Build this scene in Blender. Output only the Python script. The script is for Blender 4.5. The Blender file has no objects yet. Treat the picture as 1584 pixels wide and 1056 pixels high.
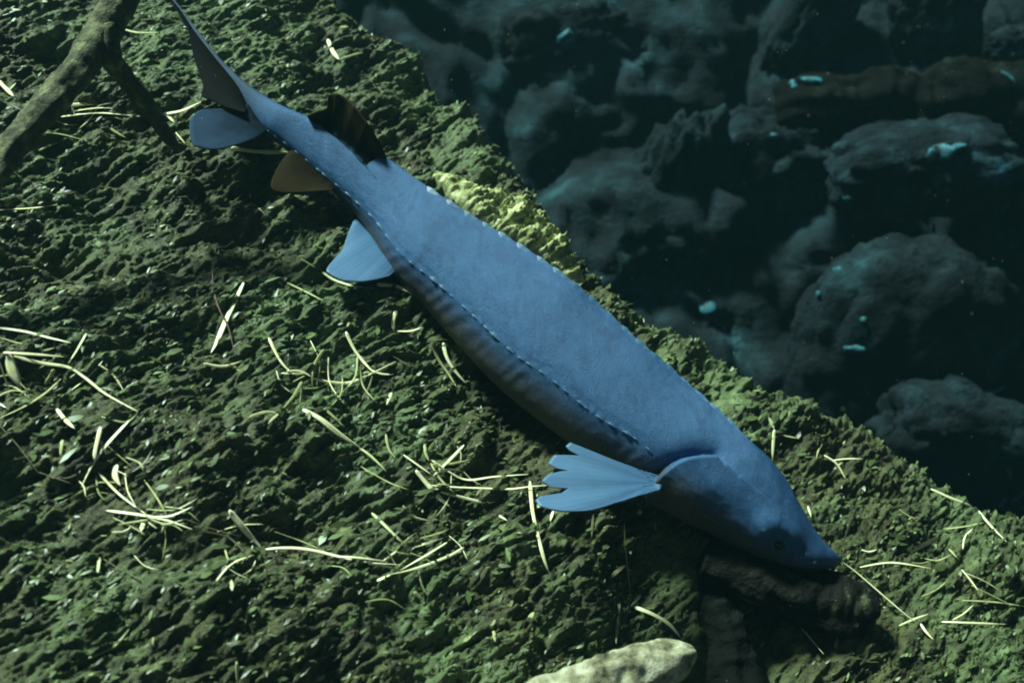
import bpy, math, random
import numpy as np
from mathutils import Vector, Matrix
from mathutils import noise as mnoise

random.seed(7); rng = np.random.default_rng(7)
scene = bpy.context.scene
col = scene.collection
R = math.radians

# ------------------------------------------------------------------ camera
PITCH = R(30.0)
CAM = np.array([0.0, 0.0, 1.7])
cam_d = bpy.data.cameras.new('camera')
cam_d.lens = 50.0; cam_d.sensor_width = 36.0
cam_d.clip_start = 0.02; cam_d.clip_end = 200.0
cam_d.dof.use_dof = True; cam_d.dof.focus_distance = 2.06; cam_d.dof.aperture_fstop = 4.2
cam = bpy.data.objects.new('camera', cam_d); col.objects.link(cam)
cam.location = CAM
cam.rotation_euler = (R(90) - PITCH, 0, 0)
scene.camera = cam
FWD = np.array([0, math.cos(PITCH), -math.sin(PITCH)])
UPV = np.array([0, math.sin(PITCH), math.cos(PITCH)])
RGT = np.array([1.0, 0, 0])

# ------------------------------------------------------------------ light
SUN_FROM = np.array([-0.43, 0.22, 0.88]); SUN_FROM /= np.linalg.norm(SUN_FROM)
elev = math.asin(SUN_FROM[2]); azim = math.atan2(SUN_FROM[0], SUN_FROM[1])
world = bpy.data.worlds.new('World'); scene.world = world; world.use_nodes = True
wn = world.node_tree.nodes; wl = world.node_tree.links
sky = wn.new('ShaderNodeTexSky'); sky.sky_type = 'NISHITA'; sky.sun_disc = False
sky.sun_elevation = elev; sky.sun_rotation = azim
wl.new(sky.outputs[0], wn['Background'].inputs[0]); wn['Background'].inputs[1].default_value = 0.013
sun_d = bpy.data.lights.new('sun', 'SUN'); sun_d.energy = 5.0; sun_d.angle = R(9); sun_d.color = (0.76, 1.0, 0.84)
sun = bpy.data.objects.new('sun', sun_d); col.objects.link(sun)
sun.rotation_euler = Vector(SUN_FROM).to_track_quat('Z', 'Y').to_euler()
scene.view_settings.view_transform = 'Standard'; scene.view_settings.look = 'None'
scene.view_settings.exposure = 1.0; scene.view_settings.gamma = 1.0
scene.view_settings.use_curve_mapping = False
scene.cycles.use_denoising = True
scene.cycles.max_bounces = 6; scene.cycles.filter_width = 1.9

# ------------------------------------------------------------------ helpers
K = 0.72 / 1584.0
def cam_to_world(x, u, d):
    x = np.asarray(x, float)[..., None]; u = np.asarray(u, float)[..., None]; d = np.asarray(d, float)[..., None]
    return CAM + x * RGT + u * UPV + d * FWD
def P(px, py, d):
    px = np.asarray(px, float); py = np.asarray(py, float); d = np.asarray(d, float)
    return cam_to_world((px - 792) * K * d, -(py - 528) * K * d, d)
def to_px(w):
    v = np.asarray(w) - CAM
    d = v @ FWD
    return 792 + (v @ RGT) / d / K, 528 - (v @ UPV) / d / K, d

def _grad(seed):
    r = np.random.default_rng(seed)
    a = r.random(4096) * 2 * np.pi
    return np.stack([np.cos(a), np.sin(a)], -1), r.permutation(4096)
_gr, _pm = _grad(3)
def perlin(x, y, seed=0):
    x = np.asarray(x, float) + seed * 17.31; y = np.asarray(y, float) + seed * 9.77
    xi = np.floor(x).astype(np.int64); yi = np.floor(y).astype(np.int64)
    xf = x - xi; yf = y - yi
    u = xf * xf * xf * (xf * (xf * 6 - 15) + 10); v = yf * yf * yf * (yf * (yf * 6 - 15) + 10)
    def g(ix, iy, dx, dy):
        h = _pm[(ix + _pm[(iy + seed * 131) & 4095]) & 4095]
        gg = _gr[h]
        return gg[..., 0] * dx + gg[..., 1] * dy
    n00 = g(xi, yi, xf, yf); n10 = g(xi + 1, yi, xf - 1, yf)
    n01 = g(xi, yi + 1, xf, yf - 1); n11 = g(xi + 1, yi + 1, xf - 1, yf - 1)
    return 1.5 * ((n00 * (1 - u) + n10 * u) * (1 - v) + (n01 * (1 - u) + n11 * u) * v)
def fbm(x, y, octv=4, seed=0, gain=0.5):
    s = 0; a = 1.0; f = 1.0
    for i in range(octv):
        s = s + a * perlin(x * f, y * f, seed + i); a *= gain; f *= 2.03
    return s
def sstep(a, b, x):
    t = np.clip((x - a) / (b - a), 0, 1); return t * t * (3 - 2 * t)

def mesh_from(name, verts, faces, smooth=True):
    me = bpy.data.meshes.new(name)
    verts = np.asarray(verts, np.float32).reshape(-1, 3)
    faces = np.asarray(faces, np.int32)
    n, k = faces.shape
    me.vertices.add(len(verts)); me.vertices.foreach_set('co', verts.ravel())
    me.loops.add(n * k); me.loops.foreach_set('vertex_index', faces.ravel())
    me.polygons.add(n)
    me.polygons.foreach_set('loop_start', np.arange(0, n * k, k, dtype=np.int32))
    me.polygons.foreach_set('loop_total', np.full(n, k, np.int32))
    me.polygons.foreach_set('use_smooth', np.full(n, smooth, bool))
    me.update(calc_edges=True)
    return me
def grid_faces(nu, nv, wrap_v=False):
    i = np.arange(nu - 1)[:, None]; j = np.arange(nv if wrap_v else nv - 1)[None, :]
    j2 = (j + 1) % nv
    a = i * nv + j; b = i * nv + j2; c = (i + 1) * nv + j2; d = (i + 1) * nv + j
    return np.stack([a, b, c, d], -1).reshape(-1, 4)
def link(name, me, mat, parent=None):
    o = bpy.data.objects.new(name, me); col.objects.link(o)
    if mat and not me.materials: me.materials.append(mat)
    if parent: o.parent = parent; o.matrix_parent_inverse = parent.matrix_basis.inverted()
    return o
def tag(o, label=None, cat=None, group=None, kind=None):
    if label: o['label'] = label
    if cat: o['category'] = cat
    if group: o['group'] = group
    if kind: o['kind'] = kind
    return o
def recentre(o, origin):
    o.data.transform(Matrix.Translation(-Vector(origin))); o.location = origin

# ------------------------------------------------------------------ materials
def mat_new(name):
    m = bpy.data.materials.new(name); m.use_nodes = True
    return m, m.node_tree.nodes, m.node_tree.links, m.node_tree.nodes['Principled BSDF']
def noise_node(n, l, scale, detail=4, rough=0.55, vec=None, dist=0.0):
    t = n.new('ShaderNodeTexNoise'); t.inputs['Scale'].default_value = scale
    t.inputs['Detail'].default_value = detail; t.inputs['Roughness'].default_value = rough
    t.inputs['Distortion'].default_value = dist
    if vec is not None: l.new(vec, t.inputs['Vector'])
    return t
def ramp(n, l, src, stops):
    r = n.new('ShaderNodeValToRGB'); e = r.color_ramp.elements
    while len(e) < len(stops): e.new(0.5)
    for k, (p, c) in enumerate(stops):
        e[k].position = p; e[k].color = (*c, 1)
    l.new(src, r.inputs[0]); return r
def bump(n, l, src, bsdf, strength, dist):
    b = n.new('ShaderNodeBump'); b.inputs['Strength'].default_value = strength; b.inputs['Distance'].default_value = dist
    l.new(src, b.inputs['Height']); l.new(b.outputs[0], bsdf.inputs['Normal']); return b

def noise_mat(name, stops, scale, rough=0.85, bscale=None, bstr=0.6, bdist=0.004, spec=0.3, detail=6):
    m, n, l, b = mat_new(name)
    tc = n.new('ShaderNodeTexCoord')
    t = noise_node(n, l, scale, detail, 0.6, tc.outputs['Object'])
    r = ramp(n, l, t.outputs[0], stops); l.new(r.outputs[0], b.inputs['Base Color'])
    b.inputs['Roughness'].default_value = rough; b.inputs['Specular IOR Level'].default_value = spec
    t2 = noise_node(n, l, bscale or scale * 4, 5, 0.65, tc.outputs['Object'])
    bump(n, l, t2.outputs[0], b, bstr, bdist)
    return m

M = {}
def bank_mat():
    m, n, l, b = mat_new('bank_silt'); tc = n.new('ShaderNodeTexCoord')
    t = noise_node(n, l, 30, 7, .65, tc.outputs['Object'])
    r1 = ramp(n, l, t.outputs[0], [(0.30, (0.014, 0.010, 0.003)), (0.46, (0.040, 0.038, 0.010)), (0.62, (0.090, 0.096, 0.028)), (0.76, (0.22, 0.24, 0.07))])
    r2 = ramp(n, l, t.outputs[0], [(0.28, (0.032, 0.036, 0.009)), (0.46, (0.070, 0.100, 0.034)), (0.62, (0.135, 0.190, 0.075)), (0.76, (0.29, 0.37, 0.17))])
    big = noise_node(n, l, 3.2, 4, .6, tc.outputs['Object'], .4)  # broad patches of dappled light and dark put into the silt colour
    k = ramp(n, l, big.outputs[0], [(0.44, (0, 0, 0)), (0.58, (1, 1, 1))])
    mx = n.new('ShaderNodeMix'); mx.data_type = 'RGBA'; l.new(k.outputs[0], mx.inputs['Factor']); l.new(r1.outputs[0], mx.inputs['A']); l.new(r2.outputs[0], mx.inputs['B'])
    l.new(mx.outputs['Result'], b.inputs['Base Color']); b.inputs['Roughness'].default_value = .5; b.inputs['Specular IOR Level'].default_value = .5
    t2 = noise_node(n, l, 260, 5, .65, tc.outputs['Object']); bump(n, l, t2.outputs[0], b, .9, .005)
    return m
M['bank'] = bank_mat()
M['rock'] = noise_mat('dark_rock', [(0.32, (0.0040, 0.0055, 0.0075)), (0.48, (0.009, 0.015, 0.020)), (0.60, (0.016, 0.034, 0.043)), (0.73, (0.032, 0.095, 0.12))], 6, 0.9, 40, 0.9, 0.015, 0.08, 9)
M['rock2'] = noise_mat('algae_rock', [(0.32, (0.004, 0.006, 0.008)), (0.50, (0.010, 0.018, 0.024)), (0.62, (0.02, 0.045, 0.06)), (0.74, (0.03, 0.16, 0.24))], 9, 0.9, 45, 0.9, 0.015, 0.08, 9)
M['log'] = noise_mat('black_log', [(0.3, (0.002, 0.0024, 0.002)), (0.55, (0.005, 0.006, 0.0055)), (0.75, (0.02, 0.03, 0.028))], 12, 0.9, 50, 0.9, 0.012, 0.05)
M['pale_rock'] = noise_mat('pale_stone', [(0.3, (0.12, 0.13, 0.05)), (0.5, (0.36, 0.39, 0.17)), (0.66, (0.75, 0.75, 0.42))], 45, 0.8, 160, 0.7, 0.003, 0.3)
M['bark'] = noise_mat('wet_bark', [(0.3, (0.014, 0.012, 0.006)), (0.5, (0.06, 0.062, 0.028)), (0.72, (0.24, 0.25, 0.12))], 40, 0.75, 130, 0.9, 0.006, 0.4)
M['drift'] = noise_mat('bleached_wood', [(0.32, (0.03, 0.025, 0.012)), (0.45, (0.22, 0.20, 0.12)), (0.62, (0.50, 0.48, 0.34))], 34, 0.7, 110, 0.8, 0.004, 0.4)

def attr_mat(name, rough=0.7, spec=0.4, trans=0.0, bscale=0, bstr=0.3, bdist=0.001):
    m, n, l, b = mat_new(name)
    a = n.new('ShaderNodeAttribute'); a.attribute_name = 'tint'
    l.new(a.outputs['Color'], b.inputs['Base Color'])
    b.inputs['Roughness'].default_value = rough; b.inputs['Specular IOR Level'].default_value = spec
    if bscale:
        tc = n.new('ShaderNodeTexCoord'); t = noise_node(n, l, bscale, 5, 0.6, tc.outputs['Object'])
        bump(n, l, t.outputs[0], b, bstr, bdist)
    if trans:
        tr = n.new('ShaderNodeBsdfTranslucent'); mx = n.new('ShaderNodeMixShader'); mx.inputs[0].default_value = trans
        l.new(a.outputs['Color'], tr.inputs[0]); l.new(b.outputs[0], mx.inputs[1]); l.new(tr.outputs[0], mx.inputs[2])
        l.new(mx.outputs[0], n['Material Output'].inputs['Surface'])
    return m
M['moss'] = attr_mat('moss_flakes', 0.45, 0.6, 0.12)
def set_tint(me, cols):
    a = me.color_attributes.new('tint', 'FLOAT_COLOR', 'POINT')
    c = np.ones((len(me.vertices), 4), np.float32); c[:, :3] = cols
    a.data.foreach_set('color', c.ravel())

def straw_mat(name, c0, c1):
    return noise_mat(name, [(0.3, c0), (0.7, c1)], 60, 0.5, 300, 0.3, 0.001, 0.6, 3)
M['straw_b'] = straw_mat('cream_straw', (0.86, 0.79, 0.36), (0.98, 0.93, 0.70))
M['straw_m'] = straw_mat('olive_straw', (0.26, 0.28, 0.10), (0.50, 0.50, 0.25))
M['straw_d'] = straw_mat('brown_straw', (0.07, 0.06, 0.03), (0.17, 0.15, 0.08))
M['straw_r'] = straw_mat('rust_straw', (0.08, 0.03, 0.015), (0.14, 0.055, 0.03))
M['twig'] = straw_mat('dark_twig', (0.015, 0.014, 0.008), (0.04, 0.037, 0.02))

# ------------------------------------------------------------------ the bank (sloping mossy bed)
KU, KX, D0 = 0.85, 0.45, 2.176
def plane_depth(px, py):
    return D0 / (1 - KU * (-(np.asarray(py, float) - 528) * K) - KX * (np.asarray(px, float) - 792) * K)
O = P(792, 528, D0)
def cv(x, u, d): return x * RGT + u * UPV + d * FWD
BN = cv(KX, KU, -1.0); BN = BN / np.linalg.norm(BN)
E1 = cv(1.0, 0, KX); E1 /= np.linalg.norm(E1)
E2 = np.cross(BN, E1); E2 /= np.linalg.norm(E2)
if E2 @ UPV < 0: E2 = -E2
def px_st(px, py, h=0.0):
    px = np.asarray(px, float); py = np.asarray(py, float)
    D = P(px, py, 1.0) - CAM
    t = (((O + 0) - CAM) @ BN + h) / (D @ BN)
    w = CAM + D * np.asarray(t)[..., None] - O
    return w @ E1, w @ E2
CREST = np.array([(-700, -1250), (200, -320), (540, 0), (590, 35), (650, 82), (720, 165), (800, 262), (860, 330), (905, 388), (960, 447), (1050, 505), (1140, 562), (1240, 620), (1330, 660), (1420, 718), (1500, 762), (1584, 805), (1800, 930), (2200, 1160)], float)
RC = 0.10
cs, ct = px_st(CREST[:, 0], CREST[:, 1])
_o = np.argsort(cs); cs = cs[_o]; ct = ct[_o]
def crest_t(s): return np.interp(s, cs, ct) - 0.055
_a = px_st(440, 200); _b = px_st(1240, 820)
_l = np.array([_b[1] - _a[1], -(_b[0] - _a[0])]); _l = _l / np.linalg.norm(_l)
FA = (_l[0], _l[1], _l[0] * _a[0] + _l[1] * _a[1])   # line under the fish, where the silt is fanned flatter
FLOW = R(-26)   # the fibrous silt runs across the slope
def bank_h(s, t):
    c, sn = math.cos(FLOW), math.sin(FLOW)
    a = s * c - t * sn; b = s * sn + t * c
    wx = 0.02 * perlin(s * 9, t * 9, 21); wy = 0.02 * perlin(s * 9, t * 9, 22)
    h = 0.034 * perlin(s * 2.6 + .4, t * 2.6, 1) + 0.030 * fbm(s * 6.0, t * 7.5, 2, 5)
    aa = a + wx; bb = b + wy
    h = h + 0.0110 * fbm(aa * 9, bb * 20, 2, 9)
    h = h + 0.0170 * (np.abs(fbm(aa * 11, bb * 36, 2, 13)) - .35)
    w2 = .006 * perlin(s * 45, t * 45, 50)
    h = h + 0.0100 * (np.abs(fbm((a + w2) * 26, (b + w2) * 85, 2, 31)) - .35)
    h = h + 0.0045 * (np.abs(fbm(a * 62 + w2 * 40, b * 175 + w2 * 60, 2, 41)) - .35)
    h = h * (1 - .45 * np.exp(-((s * FA[0] + t * FA[1] - FA[2]) / .10) ** 2))
    for (px, py, rad, dep) in HOLLOWS:
        hs, ht = px_st(px, py)
        h = h - dep * np.exp(-(((s - hs) ** 2 + (t - ht) ** 2) / rad ** 2))
    return h
HOLLOWS = [(1030, 890, 0.07, 0.10), (1180, 960, 0.10, 0.05), (1110, 1040, 0.09, 0.11), (950, 960, .07, .05), (110, 300, 0.16, 0.06), (800, 610, .06, .02), (20, 420, 0.10, 0.04),
           (620, 330, .2, .02)]
fs = np.concatenate([np.linspace(-1.9, -0.93, 60, endpoint=False), np.linspace(-0.93, 1.12, 880, endpoint=False), np.linspace(1.12, 2.2, 60)])
ft = np.concatenate([np.linspace(-1.6, -0.78, 50, endpoint=False), np.linspace(-0.78, 0.92, 760, endpoint=False), np.linspace(0.92, 2.6, 110)])
S, T = np.meshgrid(fs, ft, indexing='ij')
H = bank_h(S, T)
def bank_pos(S, T, H):
    tc = crest_t(S); over = np.maximum(T - tc, 0)
    amax = R(125)
    ang = np.minimum(over / RC, amax); lin = np.maximum(over - RC * amax, 0)
    de2 = RC * np.sin(ang) + lin * np.cos(amax); dn = -RC * (1 - np.cos(ang)) - lin * np.sin(amax)
    base = O + S[..., None] * E1 + (np.minimum(T, tc) + de2)[..., None] * E2 + dn[..., None] * BN
    nn = np.cos(ang)[..., None] * BN + np.sin(ang)[..., None] * E2
    return base + H[..., None] * nn, nn
BP, BNN = bank_pos(S, T, H)
bank = link('bank', mesh_from('bank', BP, grid_faces(len(fs), len(ft))), M['bank'])
tag(bank, 'sloping mossy bank of olive silt running down to the right', 'bank', kind='structure')

def bank_at(px, py, lift=0.0):
    h = 0.0
    for _ in range(5):
        s, t = px_st(px, py, h); h = bank_h(s, t) + lift
    return s, t, h
def bank_point(px, py, lift=0.0):
    s, t, h = bank_at(px, py, lift)
    return bank_pos(np.asarray(s), np.asarray(t), np.asarray(h))[0]

# moss and leaf flakes clinging to the bank (uncountable)
NF = 70000
s = rng.uniform(-0.95, 1.15, NF); t = rng.uniform(-0.8, 0.95, NF)
dens = perlin(s * 7, t * 7, 60); keep = (dens + rng.uniform(-0.7, 0.7, NF) > -0.15) & (t < crest_t(s) + 0.12); s = s[keep]; t = t[keep]; NF = len(s)
pos, nn = bank_pos(s, t, bank_h(s, t) + 0.001)
ang = FLOW * -1 + rng.normal(0, 0.5, NF)
dirv = np.cos(ang)[:, None] * E1 + np.sin(ang)[:, None] * E2
dirv = dirv + nn * rng.normal(0.06, 0.20, NF)[:, None]; dirv /= np.linalg.norm(dirv, axis=1)[:, None]
side = np.cross(nn, dirv); side /= np.linalg.norm(side, axis=1)[:, None]
side = side + nn * rng.normal(0, 0.4, NF)[:, None]
up = np.cross(dirv, side)
L = rng.gamma(2.6, 0.0014, NF) + 0.0016; W = L * rng.uniform(0.16, 0.38, NF)
lf = np.array([(-1, 0, 0), (-0.3, 1, 0.25), (0.45, 0.8, 0.3), (1, 0, 0.0), (0.4, -0.8, 0.3), (-0.35, -1, 0.2)])
V = pos[:, None, :] + lf[None, :, 0, None] * (L[:, None, None] * dirv[:, None, :]) + lf[None, :, 1, None] * (W[:, None, None] * side[:, None, :]) + (lf[None, :, 2, None] * (W[:, None, None] * up[:, None, :]))
base = np.arange(NF)[:, None, None] * 6
F = (base + np.array([[0, 1, 5], [1, 2, 4], [1, 4, 5], [2, 3, 4]])[None]).reshape(-1, 3)
pal = np.array([(0.036, 0.042, 0.011), (0.068, 0.092, 0.028), (0.105, 0.145, 0.052), (0.165, 0.225, 0.09), (0.05, 0.036, 0.010), (0.40, 0.43, 0.20)])
pick = rng.choice(6, NF, p=[.19, .31, .27, .14, .07, .02])
me = mesh_from('moss', V.reshape(-1, 3), F, True); set_tint(me, np.repeat(pal[pick] * rng.uniform(0.7, 1.2, (NF, 1)), 6, 0))
tag(link('moss', me, M['moss']), 'flaky olive moss and silt covering the sloping bank', 'moss', kind='stuff')

# ------------------------------------------------------------------ far rock face and pool floor
WY = 3.35
WM, WZ = 0.95, 0.1        # the face leans back
def wall_d(px, py):
    un = -(np.asarray(py, float) - 528) * K
    return (WY + WM * (CAM[2] - WZ)) / (math.cos(PITCH) + math.sin(PITCH) * un - WM * (-math.sin(PITCH) + math.cos(PITCH) * un))
def worley(x, y, seed):
    xi = np.floor(x).astype(np.int64); yi = np.floor(y).astype(np.int64)
    f1 = np.full(x.shape, 9.0); f2 = np.full(x.shape, 9.0); cid = np.zeros(x.shape)
    for dx in (-1, 0, 1):
        for dy in (-1, 0, 1):
            h = _pm[(xi + dx + _pm[(yi + dy + seed * 57) & 4095]) & 4095]
            fx = xi + dx + .5 + .42 * _gr[h][..., 0]; fy = yi + dy + .5 + .42 * _gr[h][..., 1]
            d = np.hypot(x - fx, y - fy)
            nw = d < f1
            f2 = np.where(nw, f1, np.minimum(f2, d)); cid = np.where(nw, (h % 97) / 97.0, cid); f1 = np.where(nw, d, f1)
    return f1, f2, cid
def wall_h(x, z):
    wxx = x + .16 * fbm(x * 2.1, z * 2.1, 3, 101); wzz = z + .16 * fbm(x * 2.1, z * 2.1, 3, 105)
    f1, f2, cid = worley(wxx * 1.9, wzz * 2.6, 3); e = np.clip((f2 - f1) * 3.2, 0, 1)
    g1, g2, cid2 = worley(wxx * 5.2, wzz * 6.5, 7); e2 = np.clip((g2 - g1) * 3.0, 0, 1)
    blocks = (.05 + .09 * cid) * (e * e * (3 - 2 * e)) ** .7 + (.012 + .03 * cid2) * (e2 * e2 * (3 - 2 * e2)) ** .7
    return blocks - .1 + wall_h0(x, z)
def wall_h0(x, z):
    h = 0.05 * perlin(x * 1.3, z * 1.3, 70) + 0.04 * fbm(x * 3.0 + .3 * perlin(x * 2, z * 2, 77), z * 2.4, 3, 71)
    r = 1 - np.abs(fbm(x * 4.3, z * 3.1, 3, 74)); h = h + 0.04 * (r - .6)
    return h + 0.022 * fbm(x * 9, z * 11, 4, 79, .6)
wx = np.linspace(-4.0, 4.5, 520); wz = np.linspace(-1.9, 2.9, 340)
X, Z = np.meshgrid(wx, wz, indexing='ij')
Hw = wall_h(X, Z)
Pw = np.stack([X, CAM[1] + WY + WM * (Z - WZ) - Hw, Z + .4 * Hw], -1)
rf = link('rock_face', mesh_from('rock_face', Pw, grid_faces(len(wx), len(wz))[:, ::-1]), M['rock'])
tag(rf, 'dark submerged rock face behind the mossy bank', 'rock', kind='structure')
gx = np.linspace(-5.6, 5.6, 90); gy = np.linspace(-3.6, 5.6, 80)
X, Y = np.meshgrid(gx, gy, indexing='ij')
Pf = np.stack([X, Y, -1.35 + 0.08 * fbm(X * 1.2, Y * 1.2, 3, 90)], -1)
tag(link('pool_floor', mesh_from('pool_floor', Pf, grid_faces(90, 80)), M['rock']), 'dark silty floor of the pool', 'floor', kind='structure')

# boulders and sunken log against the rock face
def ico(sub):
    import bmesh
    bm = bmesh.new(); bmesh.ops.create_icosphere(bm, subdivisions=sub, radius=1.0)
    v = np.array([q.co[:] for q in bm.verts]); f = np.array([[q.index for q in p.verts] for p in bm.faces]); bm.free()
    return v, f
ICO_V, ICO_F = ico(5)
def boulder(name, px, py, dd, rx, ry, rz, rot, label, mat='rock2', seed=0, rough=0.16, sq=2.6):
    d = float(wall_d(px, py)) - dd
    v = ICO_V.copy()
    k = (np.abs(v) ** sq).sum(1) ** (-1 / sq); v = v * k[:, None]           # blocky
    n = np.zeros(len(v)); off_ = Vector((seed * 1.7, seed * .9, -seed * 2.3))
    for q in range(len(v)):
        p_ = Vector(v[q]); dd_, _p = mnoise.voronoi(p_ * 1.5 + off_)
        n[q] = .9 * mnoise.fractal(p_ * 1.1 + off_, .8, 2.1, 7) + .9 * min((dd_[1] - dd_[0]) * 2.2, .5) - .3 + .35 * (1 - abs(mnoise.fractal(p_ * 3.1 + off_, .7, 2.1, 4)) * 2)
    v = v * (1 + 1.0 * rough * n)[:, None]
    sc = d * K
    v = v * np.array([rx * sc, .6 * rz * sc, ry * sc])
    c, s_ = math.cos(rot), math.sin(rot)
    v = np.stack([v[:, 0] * c - v[:, 2] * s_, v[:, 1], v[:, 0] * s_ + v[:, 2] * c], -1)
    o = link(name, mesh_from(name, v, ICO_F), M[mat]); o.location = P(px, py, d)
    return tag(o, label, 'boulder', 'boulders along the rock face')
boulder('boulder', 1385, 545, 0.13, 158, 190, 150, R(-8), 'big rounded dark boulder rising behind the bank below the pale block', 'rock', 3, .14, 2.3)
boulder('boulder', 1425, 262, 0.24, 130, 72, 110, R(4), 'blocky algae-grey boulder directly under the sunken log', 'rock2', 12, .16, 3.2)
boulder('boulder', 1190, 300, -0.12, 120, 110, 90, R(-25), 'sloping dark boulder left of the pale block under the log', 'rock', 22, .2)
boulder('boulder', 1255, 45, 0.05, 50, 95, 60, R(-22), 'tall leaning slab above the broken end of the log', 'rock2', 32, .2, 3.0)
boulder('boulder', 1450, 40, 0.07, 68, 75, 60, R(12), 'rounded boulder above the middle of the sunken log', 'rock', 42, .2)
boulder('boulder', 1565, 82, 0.09, 45, 38, 40, R(0), 'small boulder resting behind the thick end of the log', 'rock2', 52, .2)
boulder('boulder', 1040, 360, -0.13, 75, 170, 70, R(-6), 'upright weathered boulder standing between bank crest and sloping boulder', 'rock', 62, .25)
boulder('boulder', 1500, 690, 0.19, 150, 90, 110, R(-20), 'low mossy boulder just behind the right crest of the bank', 'rock', 72, .2)
boulder('boulder', 880, 90, -0.08, 90, 80, 60, R(10), 'dim boulder high on the rock face above the bank crest', 'rock', 82, .25)
# ledge log
def tube(path, rad, nseg=28, rough=0.1, seed=0, fr=9, squash=1.0, caps=True):
    path = np.asarray(path, float); n = len(path)
    tan = np.gradient(path, axis=0); tan /= np.linalg.norm(tan, axis=1)[:, None]
    ref = np.array([0.13, -0.99, 0.08]); A = np.cross(tan, ref); A /= np.linalg.norm(A, axis=1)[:, None]; B = np.cross(tan, A)
    th = np.linspace(0, 2 * np.pi, nseg, endpoint=False)
    arc = np.concatenate([[0], np.cumsum(np.linalg.norm(np.diff(path, axis=0), axis=1))])
    rr = np.asarray(rad, float)[:, None] * (1 + rough * (perlin(arc[:, None] * fr + 0 * th, 1.3 * np.cos(th)[None] + 0 * arc[:, None], seed) + .7 * perlin(arc[:, None] * fr * .4 + 0 * th, 3.1 * np.sin(th)[None] + 2.2 * np.cos(th)[None] + 0 * arc[:, None], seed + 5) + .5 * perlin(arc[:, None] * fr * 3.5 + 0 * th, 2.5 * np.sin(th)[None] + 0 * arc[:, None], seed + 8)))
    V = path[:, None] + rr[..., None] * (np.cos(th)[None, :, None] * A[:, None] + squash * np.sin(th)[None, :, None] * B[:, None])
    V = V.reshape(-1, 3); F = grid_faces(n, nseg, True)
    if caps:
        i0 = len(V); V = np.vstack([V, path[0] + 0 * tan[0], path[-1]])
        j = np.arange(nseg); j2 = (j + 1) % nseg
        F = np.vstack([F, np.stack([j2, j, np.full(nseg, i0), np.full(nseg, i0)], -1), np.stack([(n - 1) * nseg + j, (n - 1) * nseg + j2, np.full(nseg, i0 + 1), np.full(nseg, i0 + 1)], -1)])
    return V, F
def mesh_mixed(name, V, F):
    me = bpy.data.meshes.new(name)
    me.from_pydata([tuple(v) for v in V], [], [tuple(dict.fromkeys(int(q) for q in f)) for f in F])
    me.polygons.foreach_set('use_smooth', [True] * len(me.polygons)); me.update(); return me
def spline(pts, n):
    pts = np.asarray(pts, float); k = len(pts)
    tt = np.linspace(0, k - 1, n); out = np.zeros((n, pts.shape[1]))
    for i, q in enumerate(tt):
        j = min(int(q), k - 2); f = q - j
        p0 = pts[max(j - 1, 0)]; p1 = pts[j]; p2 = pts[j + 1]; p3 = pts[min(j + 2, k - 1)]
        out[i] = 0.5 * (2 * p1 + (p2 - p0) * f + (2 * p0 - 5 * p1 + 4 * p2 - p3) * f * f + (3 * p1 - p0 - 3 * p2 + p3) * f ** 3)
    return out
def px_path(pts, n):
    q = spline(pts, n); return P(q[:, 0], q[:, 1], q[:, 2]), q
ld = float(wall_d(1400, 160)) - 0.20
pth, q = px_path([(1212, 163, ld + .02, 38), (1240, 158, ld, 46), (1330, 160, ld, 46), (1430, 158, ld, 52), (1510, 150, ld, 58), (1640, 165, ld + .05, 62), (1800, 170, ld + .1, 66)], 140)
V, F = tube(pth, q[:, 3] * K * q[:, 2], 64, 0.32, 4, 9)
o = link('sunken_log', mesh_mixed('sunken_log', V, F), M['log']); recentre(o, pth[0])
tag(o, 'thick dark sunken log lying level across the rock face', 'log')

# ------------------------------------------------------------------ pale stone behind the back of the fish, driftwood, branch
def bank_lump(name, pts, widths, heights, mat, label, cat, seed, nv=40, nu=160, rough=.5):
    q = spline([(a, b, w, h) for (a, b), w, h in zip(pts, widths, heights)], nu)
    out = []
    dpx = np.gradient(q[:, :2], axis=0); dpx /= np.linalg.norm(dpx, axis=1)[:, None]
    nrm = np.stack([-dpx[:, 1], dpx[:, 0]], -1)
    lat = np.linspace(-1, 1, nv)
    px = q[:, 0, None] + nrm[:, 0, None] * lat * q[:, 2, None]; py = q[:, 1, None] + nrm[:, 1, None] * lat * q[:, 2, None]
    s, t = px_st(px, py)
    prof = np.sqrt(np.clip(1 - lat ** 2, 0, 1))[None] * q[:, 3, None]
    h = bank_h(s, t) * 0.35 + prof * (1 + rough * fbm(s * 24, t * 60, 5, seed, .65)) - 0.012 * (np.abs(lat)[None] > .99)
    pos, _ = bank_pos(s, t, h)
    o = link(name, mesh_from(name, pos, grid_faces(nu, nv)), M[mat]); recentre(o, pos[nu // 2, nv // 2])
    return tag(o, label, cat)
bank_lump('pale_stone', [(672, 268), (730, 312), (790, 348), (850, 388), (900, 440)], [6, 18, 26, 24, 8], [.005, .028, .042, .038, .008], 'pale_rock', 'pale yellowish half-buried stone along the back of the fish', 'stone', 15)

bd = float(plane_depth(950, 1030)) - 0.07
pth, q = px_path([(760, 1150, bd - .1, 56), (840, 1105, bd - .06, 52), (905, 1076, bd - .03, 48), (965, 1048, bd, 43), (1020, 1028, bd + .02, 35), (1056, 1014, bd + .03, 24), (1074, 1008, bd + .035, 10)], 150)
V, F = tube(pth, q[:, 3] * K * q[:, 2], 56, 0.24, 30, 13)
o = link('driftwood', mesh_mixed('driftwood', V, F), M['drift']); recentre(o, pth[60])
tag(o, 'pale bleached driftwood piece with ragged broken end on the bank', 'driftwood')

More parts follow.
